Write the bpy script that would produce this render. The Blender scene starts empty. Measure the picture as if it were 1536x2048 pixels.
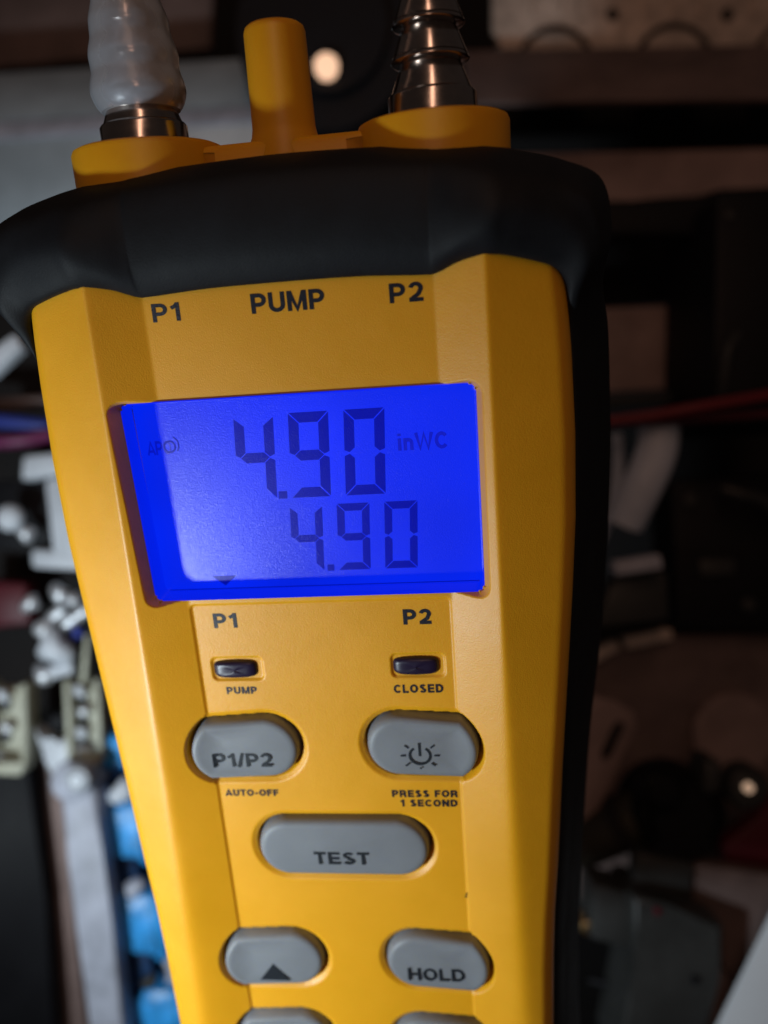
import bpy, bmesh, math, random
import numpy as np
from mathutils import Matrix, Vector
random.seed(7)
S = 0.001                      # all shapes below are written in millimetres
scene = bpy.context.scene
COL = scene.collection

# ------------------------------------------------------------------ camera
CAM_H = 1.20
cam_d = bpy.data.cameras.new('camera'); cam = bpy.data.objects.new('camera', cam_d); COL.objects.link(cam)
cam.location = (0, 0, CAM_H); cam.rotation_euler = (math.radians(90), 0, 0)
cam_d.sensor_fit = 'VERTICAL'; cam_d.sensor_height = 36; cam_d.lens = 36 * 1600 / 2048
cam_d.clip_start = 0.005; cam_d.clip_end = 20
cam_d.dof.use_dof = True; cam_d.dof.focus_distance = 0.1115; cam_d.dof.aperture_fstop = cam_d.lens / 3.0
scene.camera = cam
CAMM = Matrix.Translation((0, 0, CAM_H)) @ Matrix.Rotation(math.radians(90), 4, 'X')

# the instrument's pose in front of the camera (x right, y up its face, z out of its face)
RM = Matrix(((0.99105239, -0.0759024, -0.10979065), (0.04268071, 0.95959329, -0.27813498), (0.12646548, 0.27096039, 0.9542468)))
DEV = CAMM @ (Matrix.Translation(Vector((-11.98771, 15.96918, -108.30382)) * S) @ RM.to_4x4())

# ------------------------------------------------------------------ light
world = bpy.data.worlds.new('World'); scene.world = world; world.use_nodes = True
bg = world.node_tree.nodes['Background']; bg.inputs[0].default_value = (0.75, 0.6, 0.55, 1); bg.inputs[1].default_value = 0.03
scene.view_settings.view_transform = 'Standard'; scene.view_settings.look = 'None'
scene.view_settings.exposure = 0; scene.view_settings.gamma = 1

def spot(name, dev_pos, dev_aim, energy, color, radius, size, blend):
    l = bpy.data.lights.new(name, 'SPOT'); o = bpy.data.objects.new(name, l); COL.objects.link(o)
    p = DEV @ (Vector(dev_pos) * S); a = DEV @ (Vector(dev_aim) * S)
    o.location = p; o.rotation_euler = (a - p).to_track_quat('-Z', 'Y').to_euler()
    l.energy = energy; l.color = color; l.shadow_soft_size = radius * S
    l.spot_size = math.radians(size); l.spot_blend = blend
    return o
# white torch low on the left, unseen warm lamp behind the camera, made tall for metal highlights
spot('torch_light', (-120, -90, 116), (-52, -92, -90), 1.74, (0.80, 0.93, 1.0), 8, 120, 1.0)
l = bpy.data.lights.new('highlight_lamp', 'AREA'); o = bpy.data.objects.new('highlight_lamp', l); COL.objects.link(o)  # strip shape added to draw long highlights on the fittings
l.shape = 'RECTANGLE'; l.size = 0.05; l.size_y = 0.40; l.energy = 0.34; l.color = (1.0, 0.60, 0.42)
p = DEV @ (Vector((45, 330, 330)) * S); a = DEV @ (Vector((40, 30, -60)) * S)
o.matrix_world = Matrix.Translation(p) @ (a - p).to_track_quat('-Z', 'Y').to_matrix().to_4x4()

# ------------------------------------------------------------------ materials
MATS = {}
def mat(name, col, rough=0.5, metal=0.0, spec=0.5, bump=None, emit=None, estr=0, noise=None, sss=0, trans=0, coat=0, ior=1.45, aniso=0):
    m = bpy.data.materials.new(name); m.use_nodes = True; nt = m.node_tree; b = nt.nodes['Principled BSDF']
    b.inputs['Base Color'].default_value = (*col, 1); b.inputs['Roughness'].default_value = rough
    b.inputs['Metallic'].default_value = metal; b.inputs['Specular IOR Level'].default_value = spec
    b.inputs['IOR'].default_value = ior
    if coat: b.inputs['Coat Weight'].default_value = coat; b.inputs['Coat Roughness'].default_value = 0.15
    if sss:
        b.inputs['Subsurface Weight'].default_value = sss; b.inputs['Subsurface Radius'].default_value = (.8, .45, .08)
        b.inputs['Subsurface Scale'].default_value = 0.0018
    if trans: b.inputs['Transmission Weight'].default_value = trans
    if emit: b.inputs['Emission Color'].default_value = (*emit, 1); b.inputs['Emission Strength'].default_value = estr
    tc = nt.nodes.new('ShaderNodeTexCoord')
    if noise:
        sc, amt = noise[:2]                       # blotchy wear: colour varied by a multi-octave noise
        n = nt.nodes.new('ShaderNodeTexNoise'); n.inputs['Scale'].default_value = sc / S; n.inputs['Detail'].default_value = 5
        n.inputs['Roughness'].default_value = 0.65
        nt.links.new(tc.outputs['Object'], n.inputs['Vector'])
        r = nt.nodes.new('ShaderNodeMapRange'); r.inputs[1].default_value = 0.3; r.inputs[2].default_value = 0.7
        r.inputs[3].default_value = 1 - amt; r.inputs[4].default_value = 1 + amt
        nt.links.new(n.outputs['Fac'], r.inputs[0])
        mx = nt.nodes.new('ShaderNodeVectorMath'); mx.operation = 'SCALE'; mx.inputs[0].default_value = col
        nt.links.new(r.outputs[0], mx.inputs['Scale']); nt.links.new(mx.outputs[0], b.inputs['Base Color'])
        rr = nt.nodes.new('ShaderNodeMapRange'); rr.inputs[3].default_value = max(.05, rough - .12); rr.inputs[4].default_value = min(1, rough + .12)
        nt.links.new(n.outputs['Fac'], rr.inputs[0]); nt.links.new(rr.outputs[0], b.inputs['Roughness'])
    if bump:
        prev = None
        for sc, dist in bump:
            n = nt.nodes.new('ShaderNodeTexNoise'); n.inputs['Scale'].default_value = sc / S; n.inputs['Detail'].default_value = 3
            nt.links.new(tc.outputs['Object'], n.inputs['Vector'])
            bp = nt.nodes.new('ShaderNodeBump'); bp.inputs['Distance'].default_value = dist * S; bp.inputs['Strength'].default_value = 1
            nt.links.new(n.outputs['Fac'], bp.inputs['Height'])
            if prev: nt.links.new(prev.outputs[0], bp.inputs['Normal'])
            prev = bp
        nt.links.new(prev.outputs[0], b.inputs['Normal'])
    MATS[name] = m
    return m
M_yel = mat('yellow_plastic', (0.82, 0.375, 0.006), 0.46, spec=0.72, bump=[(5.0, 0.034), (0.35, 0.03)], noise=(0.05, 0.05), sss=0.25)
M_yel2 = mat('smooth_yellow_plastic', (0.82, 0.37, 0.008), 0.45, bump=[(1.2, 0.02)], noise=(0.06, 0.06), sss=0.3)
M_rub = mat('black_rubber', (0.0075, 0.0085, 0.011), 0.62, spec=0.28, bump=[(4.0, 0.03), (0.12, 0.15)], noise=(0.12, 0.25))
M_btn = mat('grey_rubber_key', (0.198, 0.208, 0.225), 0.52, bump=[(2.5, 0.008)], noise=(0.1, 0.06), sss=0.12)
M_ink = mat('black_print', (0.006, 0.008, 0.018), 0.5, bump=[(2.6, 0.04)])
M_wink = mat('worn_print', (0.02, 0.022, 0.035), 0.5, bump=[(2.6, 0.08)], noise=(2.0, 0.8))
M_kink = mat('key_print', (0.008, 0.011, 0.016), 0.55)
M_led = mat('dark_led_lens', (0.015, 0.008, 0.03), 0.38, bump=[(0.5, 0.05)])
M_chr = mat('nickel_metal', (0.45, 0.38, 0.34), 0.2, metal=1, noise=(0.3, 0.12))
M_hose = mat('frosted_silicone', (0.72, 0.76, 0.84), 0.30, trans=0.62, sss=0.0, bump=[(0.25, 0.12)], ior=1.35)
M_speck = mat('dirt_speck', (0.02, 0.012, 0.005), 0.8)
BLUE = (0.0, 0.017, 0.84)
M_lcd = mat('blue_backlit_panel', (0.005, 0.006, 0.02), 0.30, spec=0.9, bump=[(5.0, 0.04), (11, 0.014)], emit=BLUE, estr=1.0)
M_seg = mat('dark_display_segment', (0.001, 0.002, 0.02), 0.30, spec=0.45, bump=[(5.0, 0.04), (11, 0.014)], emit=(0, 0.003, 0.36), estr=0.95)
M_seg2 = mat('faint_display_mark', (0.003, 0.004, 0.012), 0.30, spec=0.9, bump=[(5.0, 0.04), (11, 0.014)], emit=(0, 0.005, 0.50), estr=1.0)
nt = M_lcd.node_tree; b = nt.nodes['Principled BSDF']                 # the backlight is not perfectly even
n = nt.nodes.new('ShaderNodeTexNoise'); n.inputs['Scale'].default_value = .045 / S; n.inputs['Detail'].default_value = 1
nt.links.new(nt.nodes['Texture Coordinate'].outputs['Object'], n.inputs['Vector'])
q = nt.nodes.new('ShaderNodeMapRange'); q.inputs[1].default_value = .3; q.inputs[2].default_value = .7; q.inputs[3].default_value = .84; q.inputs[4].default_value = 1.12
nt.links.new(n.outputs['Fac'], q.inputs[0]); nt.links.new(q.outputs[0], b.inputs['Emission Strength'])
M_bez = mat('blue_glow_frame', (0.01, 0.01, 0.03), 0.12, emit=(0.0, 0.012, 0.72), estr=1.0)  # emits the blue that the frame would reflect from the panel

# ------------------------------------------------------------------ mesh helpers
def link(name, me, m, parent=None, smooth=True):
    if smooth: me.polygons.foreach_set('use_smooth', [True] * len(me.polygons))
    o = bpy.data.objects.new(name, me); COL.objects.link(o)
    if m: me.materials.append(m)
    if parent: o.parent = parent
    return o
def grid_mesh(name, V, closed=False, flip=False):
    """V: (rows, cols, 3) numpy array in mm"""
    r, c = V.shape[:2]
    me = bpy.data.meshes.new(name)
    idx = np.arange(r * c).reshape(r, c)
    if closed: idx = np.hstack([idx, idx[:, :1]])
    a, b, d, e = idx[:-1, :-1], idx[:-1, 1:], idx[1:, 1:], idx[1:, :-1]
    q = np.stack([a, e, d, b] if flip else [a, b, d, e], -1).reshape(-1, 4)
    me.vertices.add(r * c); me.vertices.foreach_set('co', (V.reshape(-1, 3) * S).astype(np.float32).ravel())
    me.loops.add(q.size); me.loops.foreach_set('vertex_index', q.astype(np.int32).ravel())
    me.polygons.add(len(q)); me.polygons.foreach_set('loop_start', np.arange(0, q.size, 4, dtype=np.int32))
    me.update(calc_edges=True); me.validate()
    return me
def pmesh(name, V, F):
    me = bpy.data.meshes.new(name); me.from_pydata([tuple(c * S for c in v) for v in V], [], F); me.update(); return me
def sharp(o, deg=35):
    me = o.data; bm = bmesh.new(); bm.from_mesh(me)
    for e in bm.edges:
        if len(e.link_faces) == 2 and e.calc_face_angle(0) > math.radians(deg): e.smooth = False
    bm.to_mesh(me); bm.free(); return o
def lathe(name, prof, m, parent=None, n=48, base=(0, 0, 0)):
    """profile of (radius, y); axis along the instrument's y"""
    V = np.zeros((len(prof), n, 3))
    for i, (r, y) in enumerate(prof):
        for k in range(n):
            a = 2 * math.pi * k / n
            V[i, k] = (base[0] + r * math.cos(a), base[1] + y, base[2] + r * math.sin(a))
    return sharp(link(name, grid_mesh(name, V, closed=True), m, parent), 40)
def arc(cx, cy, rx, ry, a0, a1, n=10):
    return [(cx + rx * math.cos(math.radians(a0 + (a1 - a0) * i / n)), cy + ry * math.sin(math.radians(a0 + (a1 - a0) * i / n))) for i in range(n + 1)]

# ------------------------------------------------------------------ lettering (strokes, drawn glyph by glyph)
def glyph(ch, t):
    h = t / 2
    def bowl(w, y0, y1, x0=h):
        r = (y1 - y0) / 2
        return [(x0, y1)] + arc(w - h - r, (y0 + y1) / 2, r, r, 90, -90, 10) + [(x0, y0)]
    if ch == 'P': return .70, [[(h, 0), (h, 1)], bowl(.70, .43, 1 - h)]
    if ch == 'R': return .76, [[(h, 0), (h, 1)], bowl(.72, .45, 1 - h), [(.40, .45), (.56, .36), (.76 - h, 0)]]
    if ch == 'U': return .74, [[(h, 1)] + arc(.37, .37, .37 - h, .37 - h, 180, 360, 12) + [(.74 - h, 1)]]
    if ch == 'M': return .88, [[(h, 0), (h, 1)], [(h + .02, .97), (.44, .08), (.86 - h, .97)], [(.88 - h, 0), (.88 - h, 1)]]
    if ch == 'N': return .76, [[(h, 0), (h, 1)], [(h, .97), (.76 - h, .03)], [(.76 - h, 0), (.76 - h, 1)]]
    if ch == '1': return .46, [[(.33, 0), (.33, 1)], [(.33, .93), (.22, .80), (.04, .70)]]
    if ch == '2': return .64, [arc(.32, .68, .32 - h, .32 - h, 170, -30, 12) + [(.42, .38), (.14, .16), (.08, h)], [(.02, h), (.64, h)]]
    if ch == 'C': return .76, [arc(.40, .5, .40 - h, .5 - h, 40, 320, 20)]
    if ch == 'O': return .82, [arc(.41, .5, .41 - h, .5 - h, 90, 450, 26)]
    if ch == 'L': return .60, [[(h, 1), (h, 0)], [(h, h), (.60, h)]]
    if ch == 'E': return .66, [[(h, 0), (h, 1)], [(h, h), (.66, h)], [(h, .5), (.62, .5)], [(h, 1 - h), (.65, 1 - h)]]
    if ch == 'F': return .62, [[(h, 0), (h, 1)], [(h, .48), (.56, .48)], [(h, 1 - h), (.62, 1 - h)]]
    if ch == 'D': return .76, [[(h, 0), (h, 1)], [(h, 1 - h)] + arc(.34, .5, .42 - h, .5 - h, 90, -90, 14) + [(h, h)]]
    if ch == 'S': return .70, [arc(.35, .74, .31 - h, .26 - h, 20, 262, 12) + arc(.35, .27, .34 - h, .27 - h, 82, -160, 12)]
    if ch == 'A': return .80, [[(.06, 0), (.40, .95), (.74, 0)], [(.18, .27), (.62, .27)]]
    if ch == 'T': return .66, [[(0, 1 - h), (.66, 1 - h)], [(.33, 0), (.33, 1)]]
    if ch == 'H': return .76, [[(h, 0), (h, 1)], [(.76 - h, 0), (.76 - h, 1)], [(h, .5), (.76 - h, .5)]]
    if ch == 'W': return 1.0, [[(.05, 1), (.27, .06), (.5, .94), (.73, .06), (.95, 1)]]
    if ch == '/': return .34, [[(.03, -.03), (.31, 1.03)]]
    if ch == '-': return .40, [[(.04, .40), (.36, .40)]]
    if ch == 'i': return .20, [[(.10, 0), (.10, .72)], [(.10, .86), (.10, 1)]]
    if ch == 'n': return .58, [[(h, 0), (h, .72)], arc(.29, .45, .29 - h, .27 - h, 180, 0, 10) + [(.58 - h, 0)]]
    return .32, []
def stroke_strip(pts, t, z):
    n = len(pts); V = []; F = []
    closed = n > 3 and abs(pts[0][0] - pts[-1][0]) < 1e-6 and abs(pts[0][1] - pts[-1][1]) < 1e-6
    for i, p in enumerate(pts):
        a = pts[i - 1] if i else (pts[-2] if closed else None); b = pts[i + 1] if i < n - 1 else (pts[1] if closed else None)
        d1 = Vector((p[0] - a[0], p[1] - a[1])).normalized() if a else None
        d2 = Vector((b[0] - p[0], b[1] - p[1])).normalized() if b else None
        d1 = d1 or d2; d2 = d2 or d1
        nn = Vector((-(d1 + d2).y, (d1 + d2).x)); nn.normalize()
        k = min(1.6, 1 / max(.3, nn.dot(Vector((-d1.y, d1.x))))) * t / 2
        V += [(p[0] + nn.x * k, p[1] + nn.y * k, z), (p[0] - nn.x * k, p[1] - nn.y * k, z)]
        if i: F.append((2 * i - 2, 2 * i - 1, 2 * i + 1, 2 * i))
    return V, F
def text_mesh(txt, x0, x1, y0, y1, z, t=.17, gap=.13, zfn=None):
    """fills the box x0..x1, y0..y1; each stroke sits a hair above the last"""
    segs = []; x = 0
    for ch in txt:
        w, st = glyph(ch, t)
        segs += [[(px + x, py) for px, py in s] for s in st]
        x += w + gap
    W = x - gap; V = []; F = []; k = 0
    for s in segs:
        v, f = stroke_strip(s, t, 0)
        for a in v:
            X = x0 + a[0] / W * (x1 - x0); Y = y0 + a[1] * (y1 - y0)
            V.append((X, Y, (zfn(X, Y) if zfn else 0) + z + k * 0.0012))
        F += [tuple(i + len(V) - len(v) for i in q) for q in f]; k += 1
    return V, F
def lettering(txt, x0, x1, y0, y1, z, m, parent, t=.17, gap=.13, name='lettering', zfn=None, label=None):
    V, F = text_mesh(txt, x0, x1, y0, y1, z, t, gap, zfn)
    F = [q[::-1] for q in F]
    o = link(name, pmesh(name, V, F), m, parent, smooth=False)
    o['label'] = label or ('printed lettering reading ' + txt)
    return o

# ------------------------------------------------------------------ shapes of the instrument's face
def rrect(cx, cy, hx, hy, r, n=8):
    P = []
    for sx, sy, a in ((1, 1, 0), (-1, 1, 90), (-1, -1, 180), (1, -1, 270)):
        P += arc(cx + sx * (hx - r), cy + sy * (hy - r), r, r, a, a + 90, n)
    return P
def side_key(side, yc, hy=5.15, xin=5.3, xcorner=19.4, xout=22.3):
    """inner end a half circle, outer end a flatter bulge that starts at small corners"""
    P = arc(-(xin + hy), yc, hy, hy, -90, 90, 16)
    s = xout - xcorner; R = (hy * hy + s * s) / (2 * s); cx = -(xout - R); half = math.degrees(math.asin(hy / R)) * .93
    P += arc(cx, yc - .35, R, R, 180 - half, 180 + half, 14)
    if side > 0: P = [(-x, y) for x, y in P][::-1]
    return P
def grow(P, d):
    n = len(P); Q = []
    for i in range(n):
        a, b, c = Vector(P[i - 1]), Vector(P[i]), Vector(P[(i + 1) % n])
        d1 = (b - a); d2 = (c - b)
        if d1.length < 1e-6: d1 = d2
        if d2.length < 1e-6: d2 = d1
        t = d1.normalized() + d2.normalized(); nn = Vector((t.y, -t.x)).normalized()
        Q.append((b.x + nn.x * d, b.y + nn.y * d))
    return Q
def sdf(P, X, Y):
    """signed distance to a polygon, negative inside"""
    d = np.full(X.shape, 1e9); inside = np.zeros(X.shape, bool); n = len(P)
    for i in range(n):
        ax, ay = P[i]; bx, by = P[(i + 1) % n]
        ex, ey = bx - ax, by - ay; L = ex * ex + ey * ey
        if L < 1e-12: continue
        t = np.clip(((X - ax) * ex + (Y - ay) * ey) / L, 0, 1)
        d = np.minimum(d, (X - ax - t * ex) ** 2 + (Y - ay - t * ey) ** 2)
        if abs(ey) > 1e-12:
            c = ((ay > Y) != (by > Y)) & (X < ex * (Y - ay) / ey + ax); inside ^= c
    d = np.sqrt(d); return np.where(inside, -d, d)
HW_Y = [-140, -128, -107, -94, -85, -76, -59, -40, -31, -20, -8, 3, 9, 14, 40]
HW_X = [31.0, 31.8, 32.3, 32.6, 33.0, 33.7, 34.7, 36.0, 36.6, 37.2, 37.3, 36.9, 36.5, 36.0, 36.0]
def halfwidth(y): return np.interp(y, HW_Y, HW_X)
def crest(y): return np.interp(y, [-140, -105, -60, 20], [27.9, 27.6, 26.7, 26.0])
PW, RISE = 19.5, 3.0
WIN = [(x + (.12 if x > 0 else -.12 - .035 * (y + 29.1) * .7), y - (.1 if y < -14 else 0)) for x, y in rrect(0, -14.55, 24.1, 14.6, 1.2)]
KEYS = [('P1/P2', side_key(-1, -54.35)), ('power', side_key(1, -54.1)), ('TEST', rrect(0, -72.5, 13.8, 5.15, 5.0, 14)),
        ('up', side_key(-1, -94.8, 5.3)), ('HOLD', side_key(1, -94.6, 5.3)), ('low_left', side_key(-1, -112.0, 5.3)), ('low_right', side_key(1, -112.0, 5.3))]
def softplus(x, w): return w * np.logaddexp(0, x / w)
def face(x, y):
    """height of the yellow face without cut-outs"""
    x = np.asarray(x, float); y = np.asarray(y, float)
    ax = np.abs(x); c = crest(y); w = 0.12 + np.clip((-y - 30) / 100, 0, 1) * 0.9; hw = halfwidth(y)
    hw = hw + np.where(x < 0, 1.0, .15); k1 = RISE / (c - PW); k2 = 0.38
    z = k1 * softplus(ax - PW, 0.10) - (k1 + k2) * softplus(ax - c, w)
    q = np.clip((ax - (hw - 2.4)) / 2.4, 0, 1); z -= 2.4 * (1 - np.sqrt(1 - q * q))
    return z
def full(x, y):
    z = face(x, y)
    d = sdf(WIN, x, y); z = np.where(d > 0, np.minimum(z, np.maximum(0.0, 0.15 + d * 2.8)), z)
    # sunken lower panel
    pd = sdf(rrect(0, -85.3, 19.35, 55.0, 0.7), x, y); z = z - 0.32 * np.clip((0.16 - pd) / 0.3, 0, 1)
    for nm, P in KEYS:
        b = np.array(P); mk = (x > b[:, 0].min() - 3) & (x < b[:, 0].max() + 3) & (y > b[:, 1].min() - 3) & (y < b[:, 1].max() + 3)
        dd = sdf(P, x[mk], y[mk]); zz = z[mk]
        wd = np.where(np.abs(x[mk]) > 19.6, .45, .95); t = np.clip((.5 + wd - dd) / wd, 0, 1); t = t * t * (3 - 2 * t)
        zz = zz * (1 - .8 * t) - 0.72 * t
        zz = zz - 3.2 * np.clip((.5 - dd) / .34, 0, 1)
        z[mk] = zz
    for cx in (-13.5, 14.0):
        dd = sdf(rrect(cx, -40.95, 4.0, 1.95, .9), x, y); z = z - .35 * np.clip((.1 - dd) / .3, 0, 1)
    z = z - 4.6 * np.clip((0.02 - d) / .22, 0, 1) - np.where(d < -.2, np.clip(z, 0, 9), 0)
    return z

root = bpy.data.objects.new('manometer', None); COL.objects.link(root)
root.matrix_world = DEV; root.empty_display_size = 0.02
root['label'] = 'yellow handheld pressure meter in black rubber boot with lit blue display reading 4.90'
root['category'] = 'pressure meter'

# yellow case ------------------------------------------------------
ys = np.concatenate([np.arange(19.0, -120, -0.15), np.arange(-120, -134.1, -0.5)])
xi = np.linspace(-30.4, 30.4, 406)
ed = 1 - np.cos(np.linspace(0, math.pi / 2, 22))[::-1]          # packs columns towards the rim
rows = []
for y in ys:
    hw = halfwidth(y)
    sn = np.sin(np.linspace(0, math.pi / 2, 24))[1:]
    xw = xi - (.0245 * np.clip(y + 29.1, 0, 29.1)) * np.exp(-((xi + 24.4) / 2.4) ** 2)   # columns follow the slanted display edge
    rows.append(np.concatenate([-(30.4 + (hw + .999 - 30.4) * sn)[::-1], xw, 30.4 + (hw + .149 - 30.4) * sn]))
X = np.array(rows); Y = np.repeat(ys[:, None], X.shape[1], 1)
Z = full(X, Y)
tail = np.clip((-Y - 128) / 6, 0, 1); Z = Z - 5 * (1 - np.sqrt(1 - np.clip(tail, 0, .999) ** 2))
V = np.stack([X, Y, Z], -1)
def skirt(col, s):                                             # side walls going back from the rim
    out = []
    for k, (dx, z) in enumerate(((.15, -4.5), (.3, -7), (.3, -14), (.1, -28))):
        c = V[:, col].copy(); c[:, 0] += s * dx; c[:, 2] = np.minimum(c[:, 2], z); out.append(c)
    return out
L = skirt(0, -1)[::-1]; Rr = skirt(-1, 1)
V = np.concatenate([np.stack(L, 1), V, np.stack(Rr, 1)], 1)
bot = V[-1:].copy(); bot[..., 2] = -28; V = np.concatenate([V, bot], 0)
case = link('front_case', grid_mesh('front_case', V, flip=True), M_yel, root)
case['label'] = 'yellow textured plastic front case'

# display ----------------------------------------------------------
ZL = -3.0
disp = link('display_panel', pmesh('display_panel', [(-25.0, .3, ZL), (24.4, .3, ZL), (24.4, -29.4, ZL), (-25.0, -29.4, ZL)], [(3, 2, 1, 0)]), M_lcd, root, False)
disp['label'] = 'blue backlit display with dark digits'
P = grow(WIN, -0.22); n = len(P)
V = np.zeros((4, n, 3)); 
for k, (x, y) in enumerate(P):
    top = .04
    V[0, k] = (x, y, ZL - .3); V[1, k] = (x, y, top - .1); xo, yo = WIN[k]; V[2, k] = (xo, yo, .34); V[3, k] = ((xo - x) * .5 + xo, (yo - y) * .5 + yo, .30) if abs(x) > 21 else (xo, yo, .1)
bz = sharp(link('display_bezel', grid_mesh('display_bezel', V, closed=True, flip=True), M_bez, root)); bz['label'] = 'clear inner frame round the display, its reflected blue set as its own glow'
# inner step of the display, seen as a fine line near the lower edge and left edge
def seg_digit(ch, x, y, w, h, t, slant):
    """seven-segment digit with mitred segments; x,y = upper left"""
    on = {'4': 'fgbc', '9': 'abfgcd', '0': 'abcdef'}[ch]; g = t * .09; m = h / 2; V = []; F = []
    T = t / 2
    shp = {'a': [(g, 0), (w - g, 0), (w - t - g, -t), (t + g, -t)],
           'd': [(t + g, -h + t), (w - t - g, -h + t), (w - g, -h), (g, -h)],
           'g': [(t * .45 + g, -m), (t + g, -m + T), (w - t - g, -m + T), (w - t * .45 - g, -m), (w - t - g, -m - T), (t + g, -m - T)],
           'f': [(0, -g), (t, -t - g), (t, -m + T + g * .3), (t * .5, -m + g), (0, -m + T * .6)],
           'b': [(w, -g), (w, -m + T * .6), (w - t * .5, -m + g), (w - t, -m + T + g * .3), (w - t, -t - g)],
           'e': [(0, -h + g), (0, -m - T * .6), (t * .5, -m - g), (t, -m - T - g * .3), (t, -h + t + g)],
           'c': [(w, -h + g), (w - t, -h + t + g), (w - t, -m - T - g * .3), (w - t * .5, -m - g), (w, -m - T * .6)]}
    if ch == '4': shp['f'][0] = (0, -g - t * .2); shp['b'][0] = (w, -g - t * .2)
    for s in on:
        P = [(x + px + (py + h) * slant, y + py) for px, py in shp[s]]
        a = sum(P[i][0] * P[(i + 1) % len(P)][1] - P[(i + 1) % len(P)][0] * P[i][1] for i in range(len(P)))
        if a < 0: P = P[::-1]
        F.append(tuple(range(len(V), len(V) + len(P)))); V += [(px, py, ZL + .03) for px, py in P]
    return V, F
def digit(ch, *a):
    V, F = seg_digit(ch, *a); o = link('digit', pmesh('digit', V, F), M_seg, disp, False); o['label'] = 'dark seven-segment figure ' + ch; return o
for i, ch in enumerate('490'): digit(ch, -10.75 + 7.92 * i, -2.95, 5.75, 12.3, 1.45, .06)
for i, ch in enumerate('490'): digit(ch, -3.9 + 6.92 * i, -16.45, 4.75, 10.1, 1.1, .06)
def poly(name, pts, z, m, parent, label=None):
    o = link(name, pmesh(name, [(x, y, z) for x, y in pts], [tuple(range(len(pts)))]), m, parent, False)
    if label: o['label'] = label
    return o
poly('decimal_point', [(-4.75, -15.3), (-3.5, -15.3), (-3.45, -14.2), (-4.7, -14.2)], ZL + .03, M_seg, disp)
poly('decimal_point', [(1.35, -26.6), (2.35, -26.6), (2.4, -25.65), (1.4, -25.65)], ZL + .03, M_seg, disp)
poly('pointer_mark', [(-16.4, -26.85), (-14.5, -28.4), (-12.6, -26.85)], ZL + .03, M_seg, disp, 'small dark pointer triangle')
lettering('inWC', 13.1, 20.1, -9.15, -6.75, ZL + .03, M_seg2, disp, t=.2, gap=.12)
lettering('APO', -23.4, -19.75, -7.9, -5.9, ZL + .03, M_seg2, disp, t=.17, gap=.05)
poly('glass_edge_line', [(-23.4, -28.95), (24.0, -28.95), (24.0, -28.80), (-23.4, -28.80)], ZL + .03, M_seg, disp, 'fine dark line along the lower edge of the glass')
V, F = [], []
for j, (cx, cy, r, a0, a1, t) in enumerate(((-19.95, -6.8, .8, 90, 450, .26), (-19.95, -6.6, 1.35, -40, 60, .2))):
    v, f = stroke_strip(arc(cx, cy, r, r, a0, a1, 24), t, ZL + .05 + j * .004); F += [tuple(i + len(V) for i in q)[::-1] for q in f]; V += v
o = link('alarm_mark', pmesh('alarm_mark', V, F), M_seg, disp, False); o['label'] = 'faint ringed circle symbol over the letter O'

# print on the case --------------------------------------------------
Zp = 0.035
lettering('P1', -18.4, -14.4, 10.75, 13.15, Zp, M_wink, root, t=.19, label='worn printed lettering P1 above the display')
lettering('PUMP', -4.7, 5.2, 10.9, 13.45, Zp, M_ink, root, t=.2, gap=.1, label='printed lettering PUMP above the display')
lettering('P2', 13.7, 18.1, 10.9, 13.35, Zp, M_ink, root, t=.2, label='printed lettering P2 above the display')
Zq = -0.32 + .035
lettering('P1', -16.2, -12.5, -34.15, -31.8, Zq, M_ink, root, t=.21, label='printed lettering P1 above the left status light')
lettering('P2', 12.3, 16.4, -34.35, -31.95, Zq, M_ink, root, t=.22, label='printed lettering P2 above the right status light')
lettering('PUMP', -15.7, -10.9, -45.15, -43.95, Zq, M_ink, root, t=.23)
lettering('CLOSED', 10.1, 17.5, -45.4, -44.0, Zq, M_ink, root, t=.23)
lettering('AUTO-OFF', -18.3, -9.6, -63.25, -62.05, Zq, M_ink, root, t=.24, gap=.11)
lettering('PRESS FOR', 8.5, 18.7, -63.4, -62.15, Zq, M_ink, root, t=.24)
lettering('1 SECOND', 9.7, 18.6, -65.1, -63.85, Zq, M_ink, root, t=.24)
poly('dirt_speck', [(18.9, -81.6), (19.25, -81.8), (19.2, -81.2), (19.4, -80.7), (19.1, -80.9)], .1, M_speck, root)

# status lights ------------------------------------------------------
def dome(name, P, z0, ztop, m, parent, rings=((0, -1.2), (0, 0), (.12, .45), (.35, .75), (.8, .93), (1.5, 1.0)), centre=None, dish=0, lift=0):
    """P outline; rings: (inset, fraction of height)"""
    n = len(P); cx = sum(p[0] for p in P) / n; cy = sum(p[1] for p in P) / n; V = np.zeros((len(rings) + 5, n, 3))
    for i, (ins, fz) in enumerate(rings):
        for k, (x, y) in enumerate(grow(P, -ins)): V[i, k] = (x, y, z0 + (ztop - z0) * fz + lift * max(0, abs(x) - 18.3))
    last = V[len(rings) - 1].copy(); i0 = len(rings)
    for j, s in enumerate((.75, .5, .25, .1, 0.002)):
        V[i0 + j] = last; V[i0 + j, :, 0] = cx + (last[:, 0] - cx) * s; V[i0 + j, :, 1] = cy + (last[:, 1] - cy) * s
        V[i0 + j, :, 2] = (last[:, 2] - lift * np.maximum(0, np.abs(last[:, 0]) - 18.3)) + dish * (1 - s * s) + lift * np.maximum(0, np.abs(V[i0 + j, :, 0]) - 18.3)
    return link(name, grid_mesh(name, V, closed=True), m, parent)
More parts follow.
